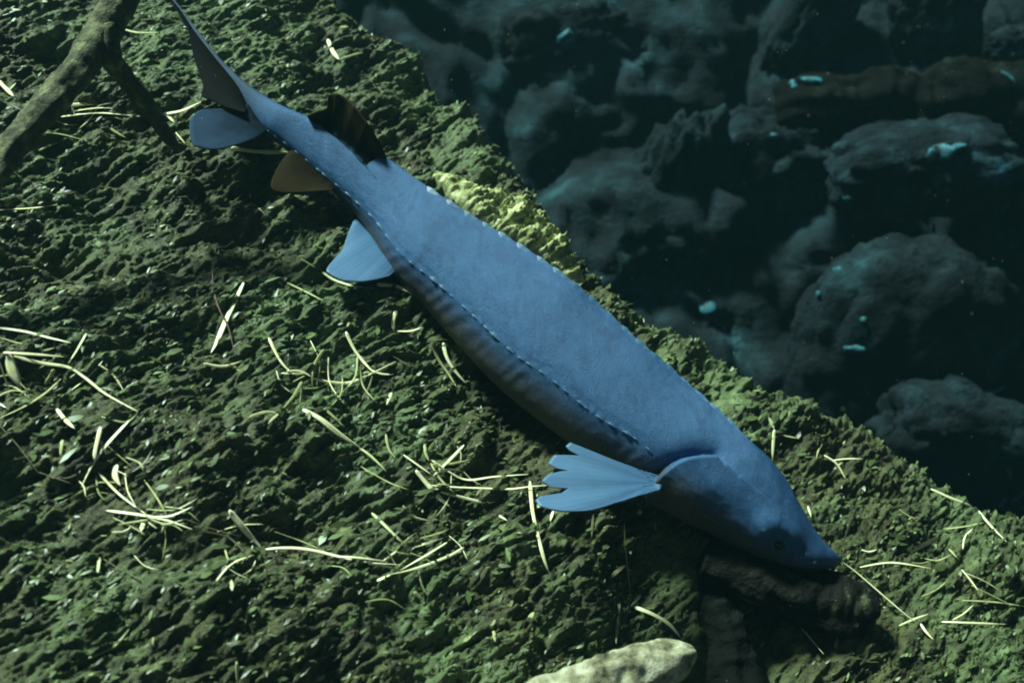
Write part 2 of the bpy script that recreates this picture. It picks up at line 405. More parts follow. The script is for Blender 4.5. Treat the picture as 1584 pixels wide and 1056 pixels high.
sd_ = float(plane_depth(1240, 920)) - .012
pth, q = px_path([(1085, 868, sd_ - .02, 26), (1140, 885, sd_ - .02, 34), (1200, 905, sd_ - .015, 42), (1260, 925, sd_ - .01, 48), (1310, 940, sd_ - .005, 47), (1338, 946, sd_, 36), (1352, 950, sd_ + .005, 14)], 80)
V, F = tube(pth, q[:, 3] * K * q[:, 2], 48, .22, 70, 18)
M['shade_dark'] = noise_mat('shade_mottled', [(0.42, (0.003, 0.0025, 0.002)), (0.58, (0.008, 0.007, 0.005)), (0.67, (0.06, 0.07, 0.035)), (.78, (.16, .19, .10))], 24, .8, 90, .9, .008, .2)  # shade in the near-black base colour, lit silt in the paler stops
o = link('shadow_stub', mesh_mixed('shadow_stub', V, F), M['shade_dark']); recentre(o, pth[40])  # rounded dark form added where the shadow of the head falls
tag(o, 'black rounded log form standing in for the head shadow under the snout of the fish', 'log')
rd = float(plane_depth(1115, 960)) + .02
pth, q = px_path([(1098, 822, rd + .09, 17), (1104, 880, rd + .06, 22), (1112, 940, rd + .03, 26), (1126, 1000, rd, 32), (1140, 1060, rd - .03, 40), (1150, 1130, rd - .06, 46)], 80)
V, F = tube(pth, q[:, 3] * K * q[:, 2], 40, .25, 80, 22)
o = link('shade_post', mesh_mixed('shade_post', V, F), M['log']); recentre(o, pth[70])  # dark upright form added in place of the shade below the gill
tag(o, 'black upright form standing in for shade in the hollow under the gill cover', 'shade_post')

br = bpy.data.objects.new('branch', None); col.objects.link(br); br.location = P(165, 80, float(plane_depth(165, 80)) - .2)
tag(br, 'dark forked branch with mossy lit edge leaning over the bank', 'branch')
bpy.context.view_layer.update()
dB = float(plane_depth(120, 120)) - 0.22
pth, q = px_path([(225, -60, dB + .03, 26), (186, 0, dB + .02, 25), (150, 65, dB, 26), (100, 135, dB - .03, 25), (45, 195, dB - .06, 24), (5, 245, dB - .09, 24), (-60, 330, dB - .12, 25), (-130, 440, dB - .14, 25)], 110)
V, F = tube(pth, q[:, 3] * K * q[:, 2], 30, 0.2, 50, 26)
link('stem', mesh_mixed('stem', V, F), M['bark'], br)
pth, q = px_path([(168, 40, dB + .005, 20), (170, 85, dB, 17), (190, 115, dB + .04, 14), (222, 155, dB + .08, 13), (245, 190, dB + .11, 12), (268, 225, dB + .15, 9)], 60)
V, F = tube(pth, q[:, 3] * K * q[:, 2], 22, 0.2, 55, 34)
link('side_twig', mesh_mixed('side_twig', V, F), M['bark'], br)

# ------------------------------------------------------------------ the sturgeon
# stations: upper outline, lower outline (both on the fish), roll, depth-wise fatness, gap of the axis in front of the bank
ST = [  # ux, uy, lx, ly, roll, W, gap
 (258, -14, 255, -10, 15, .5, .115), (278, 10, 272, 15, 15, .5, .112), (305, 46, 295, 55, 15, .55, .108), (342, 92, 327, 106, 20, .6, .10), (377, 125, 357, 147, 28, .7, .098), (412, 150, 386, 182, 36, .8, .098),
 (440, 166, 408, 206, 42, .85, .10), (478, 182, 440, 230, 46, .88, .10), (520, 201, 474, 259, 46, .88, .102), (560, 221, 507, 290, 44, .88, .105),
 (600, 246, 540, 322, 40, .86, .108), (642, 277, 573, 363, 34, .85, .112), (692, 313, 604, 420, 27, .85, .116), (750, 350, 655, 472, 22, .84, .122), (811, 387, 705, 529, 19, .84, .126),
 (878, 434, 761, 589, 18, .84, .13), (930, 478, 808, 630, 12, .84, .13), (995, 537, 880, 684, 12, .85, .13), (1050, 582, 945, 724, 9, .87, .13), (1106, 632, 1008, 769, 16, .9, .13),
 (1156, 679, 1066, 806, 26, .93, .128), (1186, 706, 1108, 829, 30, .95, .125), (1213, 738, 1148, 851, 32, .98, .12), (1234, 776, 1188, 868, 30, 1.0, .118), (1254, 809, 1222, 877, 24, 1.1, .115), (1273, 835, 1251, 881, 12, 1.25, .112), (1288, 850, 1276, 880, 10, 1.3, .11), (1297, 858, 1292, 876, 10, 1.1, .108), (1302, 864, 1300, 871, 10, .9, .108)]
NR = 600
ST = np.array(ST, float)
# resample by arc length
cx = (ST[:, 0] + ST[:, 2]) / 2; cy = (ST[:, 1] + ST[:, 3]) / 2
raw = spline(ST, 1500)
rc = np.stack([(raw[:, 0] + raw[:, 2]) / 2, (raw[:, 1] + raw[:, 3]) / 2], -1)
arc = np.concatenate([[0], np.cumsum(np.linalg.norm(np.diff(rc, axis=0), axis=1))])
ra = np.linspace(0, arc[-1], NR)
ra[-12:] = np.linspace(ra[-12], arc[-1], 12)
st = np.stack([np.interp(ra, arc, raw[:, i]) for i in range(7)], -1)
cen = np.stack([(st[:, 0] + st[:, 2]) / 2, (st[:, 1] + st[:, 3]) / 2], -1)
half = np.hypot(st[:, 0] - st[:, 2], st[:, 1] - st[:, 3]) / 2
axp = np.stack([st[:, 0] - st[:, 2], st[:, 1] - st[:, 3]], -1) / (2 * half[:, None] + 1e-9)
NT = 200
prof = spline([(0, 1.0), (.20, .90), (.45, .68), (.70, .38), (.86, .10), (.90, -.12), (.86, -.34), (.70, -.63), (.42, -.83), (0, -.90)], NT // 2 + 1)
full = np.vstack([prof[:-1], np.stack([-prof[::-1][:-1, 0], prof[::-1][:-1, 1]], -1)])   # (b lateral, a dorsal)
LAT_J = int(np.argmax(prof[:, 0]))
def section(i):
    phi = R(st[i, 4]); Wd = st[i, 5]
    b = full[:, 0] / .9 * Wd; a = full[:, 1]
    headness = float(sstep(1060, 1200, np.array(cen[i, 0])))
    tailness = 1 - float(sstep(360, 470, np.array(cen[i, 0])))
    th = np.linspace(0, 2 * np.pi, NT, endpoint=False)
    rb, raa = np.sin(th) * Wd, np.cos(th)
    mixk = max(headness * .7, tailness)
    b = b * (1 - mixk) + rb * mixk; a = a * (1 - mixk) + raa * mixk
    p = a * math.cos(phi) - b * math.sin(phi); c = a * math.sin(phi) + b * math.cos(phi)
    lo, hi = p.min(), p.max(); k = 2 / (hi - lo)
    return (p - (lo + hi) / 2) * k, c * k
pd_bank = plane_depth(cen[:, 0], cen[:, 1])
DAX = pd_bank - (st[:, 6] - .022)
FV = np.zeros((NR, NT, 3)); FC = P(cen[:, 0], cen[:, 1], DAX)
for i in range(NR):
    p, c = section(i); m = half[i] * K * DAX[i]
    ep = axp[i, 0] * RGT - axp[i, 1] * UPV
    FV[i] = FC[i] + m * (p[:, None] * ep - c[:, None] * FWD)
def fish_normals(V):
    du = np.gradient(V, axis=0); dv = np.roll(V, -1, 1) - np.roll(V, 1, 1)
    n = np.cross(dv, du); n /= np.linalg.norm(n, axis=2)[..., None] + 1e-9
    if ((V - FC[:, None]) * n).sum() < 0: n = -n
    return n
FN = fish_normals(FV)
# sculpt: gill cover, brow, socket (computed on the seen side, mirrored to the other)
gx_, gy_, _ = to_px(FV)
GILL = np.array([(1104, 703), (1086, 703), (1066, 706), (1046, 714), (1028, 727), (1013, 742), (1002, 758), (998, 772), (1003, 782)], float)
GP = spline(GILL, 420)
def dist_poly(x, y, poly):
    d = np.full(x.shape, 1e9)
    for k in range(len(poly)): d = np.minimum(d, np.hypot(x - poly[k, 0], y - poly[k, 1]))
    return d
dg = dist_poly(gx_, gy_, GP)
def in_poly(x, y, poly):
    ins = np.zeros(x.shape, bool); n = len(poly); j = n - 1
    for i in range(n):
        xi, yi = poly[i]; xj, yj = poly[j]
        cnd = ((yi > y) != (yj > y)) & (x < (xj - xi) * (y - yi) / (yj - yi + 1e-12) + xi); ins ^= cnd; j = i
    return ins
ins = in_poly(gx_, gy_, np.vstack([GP, [(1060, 830), (1190, 850), (1210, 790)]]))
sg_ = 1 / (1 + np.exp(-np.clip(np.where(ins, dg, -dg) / 0.9, -40, 40)))
off = sg_ * 0.010 * np.exp(-dg / 45) - (1 - sg_) * 0.018 * np.exp(-dg / 13) * (dg < 80)
def ga(cx_, cy_, r): return np.exp(-((gx_ - cx_) ** 2 + (gy_ - cy_) ** 2) / r ** 2)
off += 0.0085 * ga(1188, 814, 24) + 0.004 * ga(1222, 828, 20) - 0.0085 * ga(1205, 842, 17) - .003 * ga(1240, 852, 7)
off += 0.0035 * ga(1062, 770, 34) - 0.004 * ga(1110, 790, 26)
# ridge along the back and lateral keel
j = np.arange(NT) * (120.0 / NT); LJ = LAT_J * 120.0 / NT; body = sstep(560, 660, cen[:, 0]) * (1 - sstep(970, 1010, cen[:, 0]))
offs = off.copy()
offs[:, NT // 2 + 1:] = off[:, 1:NT // 2][:, ::-1]
offs[:, 0] = 0; offs[:, NT // 2] = 0
arcm = ra * K * 2.06
lumps = .0004 * perlin(arcm[:, None] * 30 + 0 * j, 0 * arcm[:, None] + j * .22, 5) + .0002 * perlin(arcm[:, None] * 90 + 0 * j, 0 * arcm[:, None] + j * .5, 6)
for jj, amp in ((0, .002), (LJ, .0016), (120 - LJ, .0016)):
    w = np.exp(-(np.minimum(np.abs(j - jj), 120 - np.abs(j - jj)) / 1.6) ** 2)
    offs += amp * w[None] * (body if jj == 0 else body * (.35 + .65 * ((arcm / .017 + .35 * perlin(arcm * 22, arcm, 61)) % 1.0) * (.7 + .5 * perlin(arcm * 9, arcm, 63))))[:, None]
# muscle folds under the lateral row
fold = np.exp(-((np.minimum(np.abs(j - LJ - 7), 99)) / 6.0) ** 2) + np.exp(-((np.minimum(np.abs(j - (120 - LJ) + 7), 99)) / 6.0) ** 2)
ph = arcm[:, None] * 2 * np.pi / .021 + 0.16 * np.minimum(j, 120 - j)[None] * 2
offs += (.0007 * (.4 + perlin(arcm * 14, arcm * 3, 44)))[:, None] * np.sin(ph + 5 * perlin(arcm[:, None] * 12 + 0 * j, 0 * ph, 8)) * fold[None] * (sstep(560, 640, cen[:, 0]) * (1 - sstep(960, 1040, cen[:, 0])))[:, None]
hd_ = sstep(1000, 1060, cen[:, 0]) * (1 - sstep(1180, 1250, cen[:, 0]))
offs += hd_[:, None] * (.0004 * (1 - 2 * np.abs(perlin(arcm[:, None] * 26 + 0 * j, 0 * arcm[:, None] + np.minimum(j, 120 - j) * .16, 91))) + .0003 * perlin(arcm[:, None] * 60 + 0 * j, 0 * arcm[:, None] + np.minimum(j, 120 - j) * .4, 93))
FV = FV + FN * (offs + lumps * (sstep(430, 560, cen[:, 0]) * (1 - sstep(1150, 1240, cen[:, 0])))[:, None])[..., None]
FN = fish_normals(FV)

fish = bpy.data.objects.new('sturgeon', None); col.objects.link(fish); fish.location = FC[NR // 2]
tag(fish, 'large blue-grey sturgeon swimming head down along the mossy bank', 'fish')
bpy.context.view_layer.update()

# skin
m, n, l, b = mat_new('sturgeon_skin')
a = n.new('ShaderNodeAttribute'); a.attribute_name = 'tint'
tc = n.new('ShaderNodeTexCoord')
mp = n.new('ShaderNodeMapping'); mp.inputs['Rotation'].default_value = (0, R(-35), 0); mp.inputs['Scale'].default_value = (1.6, 1, .7); l.new(tc.outputs['Object'], mp.inputs[0])
t1 = noise_node(n, l, 70, 8, 0.72, mp.outputs[0], 0.6)
r1 = ramp(n, l, t1.outputs[0], [(0.30, (0.66, 0.69, 0.72)), (0.46, (0.94, 0.96, 0.97)), (0.60, (1.06, 1.05, 1.03)), (0.72, (1.5, 1.4, 1.3))])
mx = n.new('ShaderNodeMix'); mx.data_type = 'RGBA'; mx.blend_type = 'MULTIPLY'; mx.inputs['Factor'].default_value = 1.0
t3 = noise_node(n, l, 16, 8, 0.68, mp.outputs[0], 1.2)
r3 = ramp(n, l, t3.outputs[0], [(0.34, (0.70, 0.74, 0.78)), (0.52, (1, 1, 1)), (0.70, (1.16, 1.12, 1.06))])
m3 = n.new('ShaderNodeMix'); m3.data_type = 'RGBA'; m3.blend_type = 'MULTIPLY'; m3.inputs['Factor'].default_value = 1.0
l.new(r1.outputs[0], m3.inputs['A']); l.new(r3.outputs[0], m3.inputs['B'])
l.new(a.outputs['Color'], mx.inputs['A']); l.new(m3.outputs['Result'], mx.inputs['B']); l.new(mx.outputs['Result'], b.inputs['Base Color'])
t2 = noise_node(n, l, 300, 7, 0.8, mp.outputs[0])
bump(n, l, t2.outputs[0], b, 0.8, 0.0024)
b.inputs['Roughness'].default_value = 0.5; b.inputs['Specular IOR Level'].default_value = 0.35
M['skin'] = m
V = np.vstack([FV.reshape(-1, 3), FC[0][None], FC[-1][None]])
F = grid_faces(NR, NT, True)
k0 = NR * NT
jj = np.arange(NT); j2 = (jj + 1) % NT
me = mesh_mixed('body', V, np.vstack([F, np.stack([j2, jj, np.full(NT, k0), np.full(NT, k0)], -1), np.stack([(NR - 1) * NT + jj, (NR - 1) * NT + j2, np.full(NT, k0 + 1), np.full(NT, k0 + 1)], -1)]))
me.flip_normals() if False else None
topc = np.array((0.030, 0.098, 0.236)); bel = np.array((0.060, 0.056, 0.058))  # belly colour darkened, shade of the lower flank put into the tint
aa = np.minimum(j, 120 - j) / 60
hk = sstep(1000, 1080, cen[:, 0])[:, None] * (1 - sstep(1215, 1262, cen[:, 0]))[:, None] * .13  # raises the grey cheek tint, pigment and head shade in one colour
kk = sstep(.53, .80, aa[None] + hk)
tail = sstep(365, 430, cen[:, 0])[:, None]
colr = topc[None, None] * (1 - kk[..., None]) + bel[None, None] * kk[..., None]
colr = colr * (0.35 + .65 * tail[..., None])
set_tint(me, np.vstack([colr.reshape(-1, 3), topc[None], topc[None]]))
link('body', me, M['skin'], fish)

# fins
def fin_mat(name, c0, c1, trans, cm=None, spec=.03):
    m, n, l, b = mat_new(name)
    a = n.new('ShaderNodeAttribute'); a.attribute_name = 'uvfin'
    sx = n.new('ShaderNodeSeparateXYZ'); l.new(a.outputs['Vector'], sx.inputs[0])
    tc = n.new('ShaderNodeTexCoord'); t = noise_node(n, l, 60, 5, .6, tc.outputs['Object'])
    ad = n.new('ShaderNodeMath'); ad.operation = 'MULTIPLY_ADD'; ad.inputs[1].default_value = .5; l.new(t.outputs[0], ad.inputs[0]); l.new(sx.outputs['Y'], ad.inputs[2])
    r = ramp(n, l, ad.outputs[0], [(0.2, c0), (1.0, c1)] if cm is None else [(0.24, c0), (0.38, cm), (.66, cm), (1.0, c1)])
    l.new(r.outputs[0], b.inputs['Base Color']); b.inputs['Roughness'].default_value = .5
    w = n.new('ShaderNodeMath'); w.operation = 'SINE'; mu = n.new('ShaderNodeMath'); mu.operation = 'MULTIPLY'; mu.inputs[1].default_value = 190
    l.new(sx.outputs['X'], mu.inputs[0]); l.new(mu.outputs[0], w.inputs[0])
    bump(n, l, w.outputs[0], b, .025 if spec < .1 else .07, .001); b.inputs['Specular IOR Level'].default_value = spec; b.inputs['Roughness'].default_value = .5 if spec > .1 else .8
    tr = n.new('ShaderNodeBsdfTranslucent'); mxs = n.new('ShaderNodeMixShader'); mxs.inputs[0].default_value = trans
    l.new(r.outputs[0], tr.inputs[0]); l.new(b.outputs[0], mxs.inputs[1]); l.new(tr.outputs[0], mxs.inputs[2])
    l.new(mxs.outputs[0], n['Material Output'].inputs['Surface'])
    return m
M['fin_blue'] = fin_mat('fin_blue', (0.045, 0.115, 0.235), (0.095, 0.19, 0.34), .2, None, .3)
M['fin_brown'] = fin_mat('fin_brown', (0.008, 0.006, 0.004), (0.040, 0.030, 0.016), .35)
M['fin_dark'] = fin_mat('fin_dark', (0.002, 0.002, 0.002), (0.010, 0.010, 0.011), .1)
M['fin_dorsal'] = fin_mat('fin_dorsal', (0.045, 0.10, 0.185), (0.034, 0.024, 0.011), .08, (0.002, 0.0018, 0.0016))  # sunlit blue base and shaded black middle put into the fin colour
M['fin_tail'] = fin_mat('fin_tail', (0.003, 0.003, 0.003), (0.03, 0.055, 0.10), .1)
def resample(poly, n):
    poly = np.asarray(poly, float); a_ = np.concatenate([[0], np.cumsum(np.linalg.norm(np.diff(poly, axis=0), axis=1))])
    tt = np.linspace(0, a_[-1], n); return np.stack([np.interp(tt, a_, poly[:, i]) for i in range(poly.shape[1])], -1)
def polar(outer, c, n):
    q = np.asarray(outer, float); a_ = np.unwrap(np.arctan2(q[:, 1] - c[1], q[:, 0] - c[0])); r_ = np.hypot(q[:, 0] - c[0], q[:, 1] - c[1])
    sg = 1 if a_[-1] > a_[0] else -1
    a_ = np.maximum.accumulate(a_ * sg + np.arange(len(a_)) * 1e-4)
    f = np.linspace(a_[0], a_[-1], n); rr = np.interp(f, a_, r_)
    return np.stack([c[0] + rr * np.cos(f * sg), c[1] + rr * np.sin(f * sg)], -1)
def fin(name, base, outer, gb, go, mat, nu=90, nv=16, th=.0028, bow=0.0, keep_outer=False, lift=None):
    """base and outer: matching px polylines (near -> far along the fin); gb / go: distance in front of the bank plane"""
    B = resample(base, nu); Oo = polar(outer, keep_outer, nu) if keep_outer else resample(spline(outer, 200), nu)
    v = np.linspace(0, 1, nv)
    px = B[:, 0, None] * (1 - v) + Oo[:, 0, None] * v; py = B[:, 1, None] * (1 - v) + Oo[:, 1, None] * v
    gb = np.interp(np.linspace(0, 1, nu), np.linspace(0, 1, len(gb)), gb); go = np.interp(np.linspace(0, 1, nu), np.linspace(0, 1, len(go)), go)
    fx, fy, fd = FRONT
    for k in range(nu):
        dd_ = np.hypot(fx - B[k, 0], fy - B[k, 1]); kk_ = np.argmin(dd_)
        if dd_[kk_] < 7: gb[k] = plane_depth(B[k, 0], B[k, 1]) - fd[kk_] - .005
    kg = np.ones(15) / 15; gb = np.convolve(np.pad(gb, 7, mode='edge'), kg, 'valid')
    if lift is not None: go = gb + np.interp(np.linspace(0, 1, nu), np.linspace(0, 1, len(lift)), lift)
    if keep_outer:
        rO = np.hypot(Oo[:, 0] - keep_outer[0], Oo[:, 1] - keep_outer[1]); go = gb + (go - gb) * rO / rO.max()
    dB_ = plane_depth(B[:, 0], B[:, 1]) - gb; dO_ = plane_depth(Oo[:, 0], Oo[:, 1]) - go
    d = dB_[:, None] * (1 - v) + dO_[:, None] * v - bow * np.sin(np.pi * v)[None] - .0015 * np.sin(np.linspace(0, 7, nu))[:, None] * v
    if keep_outer:
        dd_ = np.hypot(fx - keep_outer[0] - 6, fy - keep_outer[1]); dc = fd[np.argmin(dd_)] + .006
        rr_ = np.hypot(px - keep_outer[0], py - keep_outer[1]); an_ = np.arctan2(py - keep_outer[1], keep_outer[0] - px)
        d = dc - .050 * rr_ / 180 + .75 * (keep_outer[1] - py) * K * dc + .0016 * np.sin(an_ * 17) * np.clip(rr_ / 140, 0, 1.2) + .006 * (rr_ / 160) ** 2
    C = P(px, py, d)
    tn = np.cross(np.gradient(C, axis=0), np.gradient(C, axis=1)); tn /= np.linalg.norm(tn, axis=2)[..., None] + 1e-12
    u = np.linspace(0, 1, nu)
    edge = np.minimum(1, np.minimum(u, 1 - u) * 12 + .15)[:, None]
    vv = v[None] * ((rO / rO.max())[:, None] if keep_outer else 1.0) + 0 * u[:, None]
    t = th * (1.15 - vv) * edge + .0003
    rays = 0 * np.sin(u * 150)[:, None] * np.sin(np.pi * np.clip(v * .9 + .1, 0, 1))[None]
    A1 = C + tn * (t + rays)[..., None]; A2 = C - tn * (t - rays)[..., None]
    V = np.vstack([A1.reshape(-1, 3), A2.reshape(-1, 3)]); n_ = nu * nv
    F = grid_faces(nu, nv); F2 = F[:, ::-1] + n_
    rim = []
    bl = [i * nv for i in range(nu)] + [(nu - 1) * nv + jx for jx in range(1, nv)] + [i * nv + nv - 1 for i in range(nu - 2, -1, -1)] + [jx for jx in range(nv - 2, 0, -1)]
    for i in range(len(bl)): rim.append((bl[i], bl[(i + 1) % len(bl)], bl[(i + 1) % len(bl)] + n_, bl[i] + n_))
    me = mesh_from(name, V, np.vstack([F, F2, np.array(rim)]))
    at = me.attributes.new('uvfin', 'FLOAT_VECTOR', 'POINT')
    uv = np.zeros((nu, nv, 3), np.float32); uv[..., 0] = u[:, None]; uv[..., 1] = vv
    at.data.foreach_set('vector', np.vstack([uv.reshape(-1, 3)] * 2).ravel())
    return link(name, me, M[mat], fish)
_x, _y, _d = to_px(FV); _f = (FN @ FWD) < 0
FRONT = (_x[_f], _y[_f], _d[_f])
PECT = [(1004, 736), (989, 729), (951, 716), (914, 699), (884, 682), (875, 690), (881, 697), (897, 705), (880, 704), (857, 704), (848, 716), (860, 724), (885, 728), (868, 729), (848, 734), (838, 743), (850, 753), (880, 755), (868, 763), (837, 763), (828, 773), (834, 782), (866, 790), (914, 789), (951, 778), (984, 767), (1000, 763)]
fin('pectoral_fin', [(1030, 738), (1028, 745), (1024, 752), (1020, 760)], PECT, [.165, .17], [.17, .20, .225, .24, .25, .25, .24, .225, .19], 'fin_blue', 320, 34, .0022, 0.0, (1012, 748))
fin('pelvic_fin', [(552, 338), (575, 365), (592, 392), (612, 420)], [(546, 343), (538, 362), (533, 378), (529, 388), (519, 399), (505, 417), (512, 425), (531, 434), (556, 436), (580, 433), (602, 427)], [.13, .14, .15], [.12, .15, .165, .17, .165, .16], 'fin_blue', 110, 18, .003, 0, False, (0, .004, .008, .01, .008, .004, 0))
fin('anal_fin', [(456, 232), (478, 252), (500, 272), (520, 290)], [(447, 234), (438, 246), (430, 258), (419, 284), (427, 297), (448, 299), (480, 297), (511, 294)], [.10, .105], [.10, .09, .09, .10], 'fin_brown', 90, 16, .003, 0, False, (0, -.004, -.006, -.004, 0))
fin('dorsal_fin', [(478, 184), (500, 198), (523, 214), (545, 234), (562, 254), (580, 278), (594, 290)], [(475, 180), (490, 173), (507, 166), (509, 148), (520, 145), (534, 151), (547, 163), (570, 193), (588, 222), (598, 244), (602, 264), (600, 284)], [.135, .145, .15, .155, .16], [.135, .15, .165, .17, .165, .16], 'fin_dorsal', 110, 22, .004, -.003, False, (.02, .06, .11, .115, .10, .06, .03, .012))
fin('caudal_fin', [(262, -4), (300, 48), (340, 98), (370, 134), (385, 168)], [(259, -2), (284, 30), (291, 45), (299, 85), (306, 108), (314, 132), (312, 148), (330, 157), (350, 166), (378, 174)], [.113, .106, .1, .098], [.113, .10, .092, .09, .092, .095], 'fin_dark', 110, 18, .0025)
fin('caudal_lobe', [(384, 160), (392, 174), (402, 188), (416, 204)], [(372, 170), (335, 172), (312, 170), (296, 182), (293, 196), (298, 223), (314, 230), (332, 232), (360, 226), (384, 218), (412, 207)], [.098, .10], [.10, .11, .12, .125, .12, .105], 'fin_tail', 110, 18, .003, 0, False, (0, .006, .012, .012, .006, 0))

# scutes
def scute_mesh(name, lk, wd, ht, droop):
    v = np.array([(-1, 0, 0), (-.45, .75, .05), (.35, 1, .05), (1, .25, 0), (1, -.25, 0), (.35, -1, .05), (-.45, -.75, .05), (-.75, 0, .35), (.25, 0, 1.0), (.85, 0, .55)], float) * (lk, wd, ht)
    f = [(0, 1, 7), (1, 2, 8), (1, 8, 7), (2, 3, 9), (2, 9, 8), (3, 4, 9), (4, 5, 9), (5, 8, 9), (5, 6, 8), (6, 7, 8), (6, 0, 7)]
    v[:, 2] -= ht * .25 + np.abs(v[:, 1]) * droop
    me = bpy.data.meshes.new(name); me.from_pydata([tuple(q) for q in v], [], f); me.update(); return me
m, n, l, b = mat_new('scute_bone'); b.inputs['Roughness'].default_value = .6; b.inputs['Specular IOR Level'].default_value = .25
tc = n.new('ShaderNodeTexCoord'); t = noise_node(n, l, 300, 4, .6, tc.outputs['Object']); bump(n, l, t.outputs[0], b, .5, .001)
r = ramp(n, l, t.outputs[0], [(.38, (.032, .085, .165)), (.62, (.055, .12, .21))]); l.new(r.outputs[0], b.inputs['Base Color'])
M['scute'] = m
sc_d = scute_mesh('dorsal_scute', .0150, .0058, .0030, .72); sc_l = scute_mesh('lateral_scute', .0105, .0056, .0042, .40)
md = noise_mat('pale_scute', [(.40, (.035, .10, .20)), (.62, (.085, .16, .25))], 120, .45, 400, .4, .001, .4, 3)
sc_d.materials.append(md); sc_l.materials.append(M['scute'])
def put_scute(name, me, i, jx, scale):
    p = FV[i, jx]; nrm = FN[i, jx]
    tg = FV[max(i - 2, 0), jx] - FV[min(i + 2, NR - 1), jx]; tg /= np.linalg.norm(tg)
    sd = np.cross(nrm, tg); sd /= np.linalg.norm(sd); nrm = np.cross(tg, sd)
    o = bpy.data.objects.new(name, me); col.objects.link(o)
    sc = scale * random.uniform(.85, 1.15)
    mt = Matrix(((tg[0] * sc, sd[0] * sc, nrm[0] * sc, p[0]), (tg[1] * sc, sd[1] * sc, nrm[1] * sc, p[1]), (tg[2] * sc, sd[2] * sc, nrm[2] * sc, p[2]), (0, 0, 0, 1)))
    o.parent = fish; o.matrix_parent_inverse = fish.matrix_basis.inverted(); o.matrix_world = mt
def idx_at(x): return int(np.argmin(np.abs(cen[:, 0] - x)))
for x in np.linspace(632, 1085, 19): put_scute('dorsal_scute', sc_d, idx_at(x), 0, 1.0)
for k, x in enumerate(np.linspace(395, 1012, 38)):
    sc = float(np.interp(x, [395, 560, 800, 1000], [.5, .8, 1.05, 1.0]))
    x += random.uniform(-4, 4); sc *= random.uniform(.6, 1.15); put_scute('lateral_scute', sc_l, idx_at(x), LAT_J, sc); put_scute('lateral_scute', sc_l, idx_at(x), NT - LAT_J, sc)

# eye
v, f = ICO_V * .0085, ICO_F
gx_, gy_, gd_ = to_px(FV)
ei = np.unravel_index(np.argmin(np.hypot(gx_[:, :NT // 2] - 1205, gy_[:, :NT // 2] - 842)), (NR, NT // 2))
me = mesh_from('eye', v, f)
m, n, l, b = mat_new('eye_wet'); b.inputs['Base Color'].default_value = (.012, .012, .014, 1); b.inputs['Roughness'].default_value = .08
lw = n.new('ShaderNodeTexNoise'); lw.inputs['Scale'].default_value = 300
r = ramp(n, l, lw.outputs[0], [(.4, (.003, .003, .004)), (.7, (.007, .007, .006))]); l.new(r.outputs[0], b.inputs['Base Color'])
me.materials.append(m)
for jx in (ei[1], NT - ei[1]):
    o = link('eye', me, None, fish); o.matrix_world = Matrix.Translation(Vector(FV[ei[0], jx] - FN[ei[0], jx] * .004))
# barbels
for k, (x0, y0) in enumerate([(1222, 874), (1226, 876), (1231, 877), (1236, 878)]):
    dd = float(DAX[idx_at(1240)]) - .012 + .010 * k
    pth, q = px_path([(x0, y0 - 4, dd, 2.2), (x0 - 14, y0 + 12, dd - .004, 1.8), (x0 - 34 + k * 4, y0 + 22 + 2 * k, dd - .004, 1.4), (x0 - 58 + 9 * k, y0 + 20 + 5 * k, dd, .9)], 24)
    V, F = tube(pth, q[:, 3] * K * q[:, 2], 8, 0, 0)
    link('barbel', mesh_mixed('barbel', V, F), M['skin'], fish)
    set_tint(bpy.data.meshes[-1] if False else fish.children[-1].data, np.array((.16, .18, .17)))

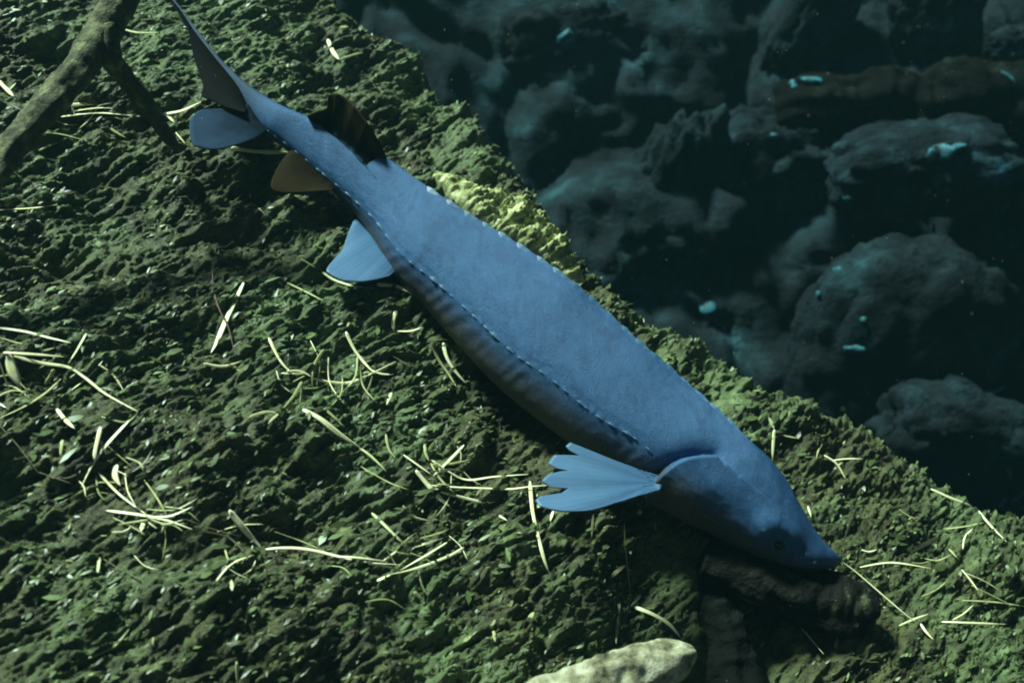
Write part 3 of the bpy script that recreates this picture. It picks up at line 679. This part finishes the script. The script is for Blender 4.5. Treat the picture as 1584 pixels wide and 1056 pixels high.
# ------------------------------------------------------------------ straws
ST_L = [
 ([(-8, 506), (40, 513), (75, 522), (110, 530)], 7, 'b'), ([(5, 545), (50, 548), (102, 552)], 5, 'b'), ([(22, 551), (60, 561), (105, 568), (130, 583), (165, 610), (213, 636)], 7, 'b'),
 ([(12, 548), (20, 575), (33, 600)], 17, 'b'), ([(134, 515), (120, 540), (105, 563)], 6, 'm'), ([(84, 571), (76, 585), (69, 596)], 8, 'm'), ([(95, 585), (70, 608), (35, 630), (-5, 648)], 5, 'm'),
 ([(88, 632), (100, 648), (116, 663)], 9, 'b'), ([(157, 644), (185, 652), (200, 651), (213, 638)], 4, 'm'), ([(156, 660), (148, 694), (146, 712)], 8, 'b'), ([(200, 650), (165, 688), (143, 718), (125, 755)], 6, 'b'),
 ([(377, 437), (362, 470), (350, 495), (335, 530), (326, 546)], 10, 'b'), ([(315, 562), (345, 567), (375, 558)], 5, 'b'), ([(328, 415), (331, 450), (340, 480), (353, 505), (363, 548)], 3, 'r'),
 ([(416, 522), (428, 548), (440, 566), (456, 581)], 8, 'b'), ([(435, 577), (460, 578), (484, 577)], 4, 'b'), ([(501, 540), (488, 562), (484, 580), (483, 605)], 6, 'm'), ([(484, 585), (510, 591), (540, 592), (570, 580), (612, 559)], 5, 'b'),
 ([(535, 513), (548, 540), (563, 560), (580, 578)], 8, 'b'), ([(576, 582), (570, 600), (555, 625), (545, 642)], 4, 'd'), ([(467, 590), (455, 612), (434, 636)], 6, 'm'), ([(468, 595), (466, 612), (463, 632)], 4, 'm'),
 ([(384, 646), (412, 637), (431, 639)], 6, 'm'), ([(431, 640), (422, 648), (414, 656)], 5, 'm'), ([(468, 633), (495, 648), (520, 668), (560, 694)], 10, 'b'), ([(556, 692), (575, 706), (598, 729)], 5, 'm'), ([(502, 632), (520, 648), (532, 660)], 6, 'm'),
 ([(613, 480), (608, 498), (610, 513)], 8, 'b'), ([(612, 512), (635, 512), (653, 506)], 5, 'b'), ([(606, 607), (598, 626)], 6, 'b'), ([(668, 530), (678, 555), (695, 580), (706, 598)], 6, 'm'), ([(686, 530), (691, 552), (705, 575), (723, 595)], 8, 'b'), ([(660, 529), (685, 525), (704, 528)], 3, 'd'),
 ([(597, 671), (602, 695), (613, 709)], 6, 'm'), ([(657, 687), (659, 702), (664, 713)], 6, 'm'), ([(624, 703), (645, 718), (668, 734)], 6, 'b'), ([(643, 727), (660, 748), (680, 770), (697, 784)], 10, 'b'), ([(718, 688), (695, 712), (670, 736)], 5, 'b'),
 ([(670, 712), (700, 733), (725, 742), (765, 737), (818, 733)], 6, 'b'), ([(662, 750), (700, 753), (750, 755), (790, 756), (822, 752), (852, 750)], 4, 'b'), ([(680, 760), (710, 768), (745, 776), (766, 776)], 5, 'b'), ([(769, 714), (757, 736)], 5, 'm'), ([(749, 752), (735, 768)], 4, 'm'),
 ([(558, 721), (600, 745), (632, 757)], 4, 'm'), ([(820, 744), (824, 790), (833, 830), (842, 865), (851, 889)], 8, 'b'), ([(574, 792), (595, 812), (615, 832), (633, 847)], 6, 'm'), ([(634, 847), (660, 840), (686, 832)], 6, 'b'), ([(650, 832), (675, 826), (693, 819)], 4, 'm'),
 ([(405, 850), (440, 847), (480, 850), (530, 862), (575, 870), (620, 873)], 5, 'b'), ([(512, 860), (550, 862), (600, 868)], 4, 'b'), ([(692, 838), (660, 858), (618, 882)], 4, 'b'), ([(718, 846), (690, 862), (640, 880), (598, 889)], 5, 'b'), ([(583, 898), (605, 888)], 6, 'b'), ([(648, 884), (653, 905), (663, 923)], 4, 'm'), ([(614, 852), (590, 869)], 4, 'b'), ([(632, 862), (612, 880)], 4, 'm'),
 ([(164, 789), (223, 797), (260, 805), (299, 819)], 6, 'b'), ([(152, 730), (180, 760), (205, 780), (230, 798)], 6, 'b'), ([(226, 798), (262, 798), (298, 783)], 5, 'b'), ([(225, 787), (270, 788), (306, 770)], 3, 'm'), ([(183, 811), (240, 802)], 4, 'm'), ([(257, 810), (250, 824)], 6, 'b'), ([(224, 803), (218, 822)], 9, 'b'), ([(230, 806), (243, 817)], 7, 'b'),
 ([(149, 735), (152, 760), (164, 776)], 4, 'm'), ([(181, 718), (178, 735), (187, 752)], 11, 'b'), ([(195, 707), (215, 715), (222, 725)], 4, 'm'), ([(354, 789), (375, 815), (390, 832), (408, 851)], 12, 'b'), ([(348, 847), (352, 862), (362, 879)], 4, 'm'), ([(275, 798), (330, 818), (372, 829)], 3, 'd'), ([(425, 822), (470, 838), (510, 856)], 4, 'm'),
 ([(154, 862), (151, 888)], 8, 'm'), ([(160, 864), (195, 885), (225, 898)], 3, 'd'), ([(137, 1017), (175, 1000), (200, 972)], 5, 'm'), ([(366, 1022), (368, 1062)], 6, 'm'), ([(-6, 652), (30, 692), (62, 735)], 3, 'd'), ([(60, 730), (112, 748)], 3, 'd'), ([(238, 985), (236, 998)], 5, 'm'), ([(97, 680), (93, 705)], 7, 'm'),
 ([(100, 164), (150, 160), (206, 166)], 6, 'b'), ([(95, 181), (150, 175), (217, 180)], 7, 'b'), ([(108, 173), (160, 167), (206, 173)], 5, 'b'), ([(130, 186), (170, 182), (200, 184)], 4, 'm'), ([(60, 205), (95, 208), (140, 220)], 5, 'm'), ([(190, 45), (215, 51), (255, 50)], 5, 'm'), ([(165, 195), (180, 205), (196, 214)], 5, 'm'), ([(60, 233), (75, 226), (90, 220)], 4, 'm'),
 ([(-6, 325), (50, 322), (91, 316)], 6, 'b'), ([(40, 331), (80, 327)], 5, 'm'), ([(240, 178), (280, 172), (312, 157)], 5, 'b'), ([(258, 177), (270, 190)], 8, 'b'), ([(272, 205), (288, 224)], 5, 'b'), ([(-4, 124), (10, 138), (22, 150)], 9, 'b'), ([(14, 140), (25, 128)], 5, 'm'), ([(358, 229), (400, 235), (448, 236)], 8, 'b'), ([(400, 322), (412, 334)], 6, 'b'),
 ([(507, 61), (515, 80), (525, 93)], 9, 'b'), ([(524, 93), (545, 86), (562, 81)], 4, 'm'), ([(490, 413), (515, 432), (550, 443), (585, 446)], 5, 'm'), ([(583, 440), (615, 443), (643, 457)], 8, 'b'), ([(444, 437), (475, 452), (500, 465)], 5, 'm'), ([(465, 400), (490, 415)], 4, 'm'), ([(-5, 461), (12, 453)], 6, 'm'), ([(0, 522), (35, 532), (50, 533)], 4, 'm'), ([(55, 545), (88, 537)], 4, 'm'),
 ([(1198, 664), (1196, 690), (1195, 713)], 6, 'b'), ([(1200, 671), (1240, 679)], 4, 'm'), ([(1275, 704), (1295, 718), (1309, 743)], 6, 'b'), ([(1440, 756), (1480, 774), (1506, 781)], 5, 'b'), ([(1514, 790), (1532, 812), (1558, 838)], 5, 'b'), ([(1306, 871), (1325, 885), (1360, 915), (1395, 945), (1416, 961)], 5, 'b'), ([(1330, 877), (1380, 870), (1442, 879)], 4, 'b'),
 ([(1456, 961), (1500, 963), (1560, 965)], 4, 'b'), ([(1488, 928), (1540, 931), (1590, 938)], 4, 'm'), ([(1133, 904), (1170, 922), (1205, 945), (1235, 966), (1258, 992), (1274, 1011)], 7, 'b'), ([(1424, 964), (1432, 976), (1445, 990)], 5, 'b'), ([(1468, 848), (1480, 862)], 6, 'm'), ([(1250, 782), (1255, 800)], 5, 'b'),
 ([(966, 810), (968, 850), (972, 890), (976, 924)], 5, 'm'), ([(958, 931), (955, 962), (953, 995)], 7, 'm'), ([(980, 938), (1010, 950), (1035, 965), (1053, 986)], 8, 'b'), ([(991, 919), (975, 938)], 6, 'b'), ([(976, 866), (957, 882), (940, 897)], 9, 'd'), ([(918, 795), (915, 832)], 5, 'd'), ([(856, 790), (851, 806)], 5, 'b'), ([(1036, 922), (1018, 934)], 5, 'd'), ([(1012, 902), (994, 911)], 4, 'd'), ([(764, 975), (766, 992)], 7, 'm'), ([(640, 915), (655, 928)], 7, 'm'), ([(772, 797), (785, 805)], 6, 'b'),
 ([(1326, 784), (1316, 808), (1304, 840)], 6, 't'), ([(1454, 830), (1425, 845), (1388, 862)], 10, 't'), ([(1372, 730), (1395, 760)], 7, 't'),
]
LAND = [((150, 120), 'below the forked branch'), ((60, 560), 'in the loose heap left of the rusty stem'), ((345, 480), 'beside the rusty stem'), ((340, 190), 'near the tail fin'), ((510, 80), 'behind the tail on the upper bank'), ((560, 430), 'next to the pelvic fin'), ((520, 590), 'on open moss below the pelvic fin'), ((690, 550), 'close under the belly'),
        ((700, 745), 'in the tangle left of the pectoral fin'), ((600, 860), 'in the sheaf below the pectoral tangle'), ((235, 795), 'in the crossed bundle left of the broad leaning straw'), ((380, 840), 'beside the broad leaning straw'), ((150, 690), 'above the crossed bundle'), ((180, 960), 'on bare moss below the crossed bundle'), ((840, 800), 'against the pectoral fin'),
        ((980, 930), 'above the pale driftwood'), ((1240, 700), 'behind the head of the fish'), ((1360, 910), 'in front of the snout'), ((1490, 790), 'near the crest of the bank ahead of the snout'), ((1520, 950), 'on the bank well ahead of the snout'), ((1200, 950), 'in the hollow under the head'), ((40, 325), 'in the dark hollow beside the branch'), ((50, 680), 'on moss below the loose heap')]
def straw(pts, w, c):
    pts = np.asarray(pts, float); n = max(8, int(np.hypot(*np.diff(pts, axis=0).T).sum() / 6))
    q = spline(pts, n) if len(pts) > 2 else np.stack([np.linspace(pts[0][i], pts[-1][i], n) for i in range(2)], -1)
    h = np.array([bank_at(a_, b_)[2] for a_, b_ in q], float)
    kn = np.ones(5) / 5
    tt = np.linspace(0, 1, n); cf = np.polyfit(tt, h, 2 if n > 10 else 1); hf = np.polyval(cf, tt)
    hf = hf + np.percentile(h - hf, 92) + .002
    pos = np.stack([bank_pos(*[np.asarray(z) for z in (*px_st(a_, b_, hh), hh)])[0] for (a_, b_), hh in zip(q, hf)])
    _, _, dd = to_px(pos)
    wr = w * 0.43 * K * dd.mean()
    prof = np.clip(np.minimum(tt * 7 + .4, (1 - tt) * 2.6 + .12), 0, 1) * wr * (1 + .12 * np.sin(tt * 7 + w))
    tan = np.gradient(pos, axis=0); tan /= np.linalg.norm(tan, axis=1)[:, None]
    sd = np.cross(BN, tan); sd /= np.linalg.norm(sd, axis=1)[:, None]
    tw = random.uniform(-.5, .5) if w < 9 else random.uniform(.1, .5); sd = sd * math.cos(tw) + np.cross(tan, sd) * math.sin(tw); nn = np.cross(tan, sd)
    if (nn @ BN).mean() < 0: nn = -nn
    ring = [(-1, .05), (-.4, .22), (0, .08), (.45, .25), (1, .0), (.3, -.16), (-.4, -.14)]
    V = np.stack([pos + prof[:, None] * (a_ * sd + b_ * nn) for a_, b_ in ring], 1)
    nr = len(ring); F = [tuple(f) for f in grid_faces(n, nr, True)] + [tuple(range(nr))[::-1], tuple((n - 1) * nr + k for k in range(nr))]
    me = bpy.data.meshes.new('straw'); me.from_pydata([tuple(v) for v in V.reshape(-1, 3)], [], [tuple(int(k) for k in f) for f in F]); me.update()
    me.polygons.foreach_set('use_smooth', [True] * len(me.polygons))
    mid = pts.mean(0); ph_ = min(LAND, key=lambda L_: (L_[0][0] - mid[0]) ** 2 + (L_[0][1] - mid[1]) ** 2)[1]
    bend = np.linalg.norm(pts[-1] - pts[0]) / np.hypot(*np.diff(pts, axis=0).T).sum()
    if c == 't':
        o = link('twig', me, M['twig']); recentre(o, pos[0]); tag(o, '%s dark waterlogged twig %s' % ('thick' if w > 8 else 'thin', ph_), 'twig', 'dark twigs ahead of the snout'); return
    o = link('straw', me, M['straw_' + c]); recentre(o, pos[0])
    colr = {'b': 'pale cream', 'm': 'dull olive', 'd': 'dark brown', 'r': 'thin rusty red'}[c]
    size = 'broad' if w >= 9 else ('hair-thin' if w <= 4 else 'narrow')
    ln = np.hypot(*np.diff(pts, axis=0).T).sum(); lw = 'long' if ln > 95 else ('short' if ln < 34 else 'medium')
    lab = ('thin rusty red stem lying on the moss' if c == 'r' else '%s %s %s %s straw %s' % (lw, colr, size, 'curved' if bend < .985 else 'straight', ph_))
    tag(o, lab, 'straw', 'straws scattered on the bank')
for (cx_, cy_, r_, n_) in [(85, 590, 75, 11), (175, 735, 65, 8), (240, 808, 55, 9), (600, 868, 70, 10), (690, 740, 70, 11), (480, 600, 65, 7), (1450, 830, 110, 9), (1500, 900, 80, 5), (110, 178, 55, 7), (350, 860, 80, 5), (580, 560, 60, 4), (1260, 720, 50, 4)]:
    for _ in range(n_):
        x0 = cx_ + random.gauss(0, r_ * .6); y0 = cy_ + random.gauss(0, r_ * .35); an = random.gauss(.35, .75); ln = random.uniform(22, 75); bd_ = random.uniform(-.16, .16) * ln
        dx, dy = math.cos(an), math.sin(an)
        ST_L.append(([(x0 - dx * ln / 2, y0 - dy * ln / 2), (x0 - dy * bd_, y0 + dx * bd_), (x0 + dx * ln / 2, y0 + dy * ln / 2)], random.choice([2.5, 3, 3.5, 4]), random.choice('bbmmd')))
for a_ in ST_L: straw(*a_)

# flat bright cyan spots and pale fragments on the far rocks
M['cyan'] = noise_mat('cyan_bright', [(0.40, (0.008, 0.05, 0.065)), (0.62, (0.03, 0.21, 0.28))], 60, .6, 200, .5, .003, .4)
bpy.context.view_layer.update(); dg_ = bpy.context.evaluated_depsgraph_get()
CH_V, CH_F = ico(2)
for (x, y, rx, ry, an, name, lab) in [
  (1462, 236, 22, 12, -.2, 'cyan_spot', 'bright cyan spot on the blocky boulder under the log'), (1482, 226, 12, 4, .1, 'cyan_spot', 'thin cyan streak beside the bright spot under the log'), (1440, 240, 8, 10, .3, 'cyan_spot', 'small cyan spot beside the bright spot under the log'),
  (1276, 108, 11, 6, .5, 'cyan_spot', 'cyan spot above the broken end of the log'), (1255, 124, 17, 5, .15, 'cyan_spot', 'narrow cyan strip along the broken end of the log'), (1227, 132, 6, 9, 0, 'cyan_spot', 'round cyan spot at the tip of the log'),
  (1561, 120, 16, 3.5, .6, 'cyan_spot', 'thin blue line along the top of the log'), (1198, 210, 9, 5, .1, 'cyan_spot', 'blue spot on the sloping boulder'), (1311, 307, 6, 6, 0, 'cyan_spot', 'blue dot between the pale block and sloping boulder'),
  (1297, 418, 8, 6, -.5, 'cyan_spot', 'cyan dot high on the rim of the big rounded boulder'), (1266, 455, 6, 5, 0, 'cyan_spot', 'cyan dot low on the rim of the big rounded boulder'), (1335, 495, 6, 5, 0, 'cyan_spot', 'cyan dot on the middle of the big rounded boulder'), (1325, 540, 16, 6, -.1, 'cyan_spot', 'green-cyan smear across the big rounded boulder'),
  (1535, 606, 20, 3.5, -.05, 'wood_chip', 'pale bluish wood chip lying on the far rocks'), (1560, 730, 4, 16, -.35, 'leaf_blade', 'blue leaf blade standing behind the right crest of the bank'), (1553, 772, 4, 13, .35, 'leaf_blade', 'leaning blue leaf blade behind the right crest of the bank'), (1572, 770, 4, 13, .25, 'leaf_blade', 'short blue leaf blade behind the right crest of the bank'),
  (1095, 478, 14, 10, -.5, 'cyan_spot', 'pale blue patch low on the rock face above the bank crest'), (880, 62, 18, 14, .3, 'cyan_spot', 'faint blue patch high on the dim boulder')]:
    dr = P(x, y, 1.0) - CAM; dr /= np.linalg.norm(dr)
    hit, loc, nrm_, _i, _o, _m = scene.ray_cast(dg_, Vector(CAM), Vector(dr))
    if not hit: continue
    dd_ = float(to_px(np.array(loc)[None])[2][0]); q3 = np.array(nrm_); ax = RGT - q3 * (RGT @ q3); ax /= np.linalg.norm(ax); ay = np.cross(q3, ax)
    if ay @ UPV < 0: ay = -ay
    fx_ = 1 / max(abs(ay @ UPV), .5)
    c_, s_ = math.cos(an), math.sin(an); u1 = ax * c_ - ay * s_; u2 = ax * s_ + ay * c_
    jit = 1 + .75 * perlin(CH_V[:, 0] * 2 + x, CH_V[:, 1] * 2 + y, 4)
    V = (CH_V[:, 0] * jit * rx * K * dd_)[:, None] * u1 + (CH_V[:, 1] * jit * ry * fx_ * K * dd_)[:, None] * u2 + (CH_V[:, 2] * .006)[:, None] * q3
    o = link(name, mesh_from(name, V, CH_F), M['cyan']); o.location = loc
    tag(o, lab, 'algae' if name == 'cyan_spot' else ('wood chip' if name == 'wood_chip' else 'leaf'))  # the algae category holds the flat bright cyan spots

# drifting specks
NS = 420
pp = P(rng.uniform(0, 1584, NS), rng.uniform(0, 1056, NS), rng.uniform(1.2, 2.9, NS))
tet = np.array([(1, 1, 1), (1, -1, -1), (-1, 1, -1), (-1, -1, 1)], float) * .0006
V = (pp[:, None] + tet[None] * rng.uniform(.4, 1.0, (NS, 1, 1))).reshape(-1, 3)
F = (np.arange(NS)[:, None, None] * 4 + np.array([[0, 1, 2], [0, 3, 1], [0, 2, 3], [1, 3, 2]])[None]).reshape(-1, 3)
tag(link('specks', mesh_from('specks', V, F), M['straw_m']), 'tiny pale specks drifting in the water', 'specks', kind='stuff')

# ------------------------------------------------------------------ murky water
def box_mesh(name, lo, hi):
    v = [(x, y, z) for x in (lo[0], hi[0]) for y in (lo[1], hi[1]) for z in (lo[2], hi[2])]
    f = [(0, 1, 3, 2), (4, 6, 7, 5), (0, 4, 5, 1), (2, 3, 7, 6), (0, 2, 6, 4), (1, 5, 7, 3)]
    me = bpy.data.meshes.new(name); me.from_pydata(v, [], f); me.update(); return me
m = bpy.data.materials.new('murky_water'); m.use_nodes = True; n = m.node_tree.nodes; l = m.node_tree.links
n.remove(n['Principled BSDF']); pv = n.new('ShaderNodeVolumePrincipled')
pv.inputs['Color'].default_value = (0.075, 0.20, 0.23, 1); pv.inputs['Density'].default_value = 0.03; pv.inputs['Anisotropy'].default_value = 0.3
l.new(pv.outputs[0], n['Material Output'].inputs['Volume'])
tag(link('haze', box_mesh('haze', (-6.2, -4.2, -2.6), (6.2, 6.6, 3.6)), m), 'faintly murky blue-green water filling the pool', 'water', kind='stuff')
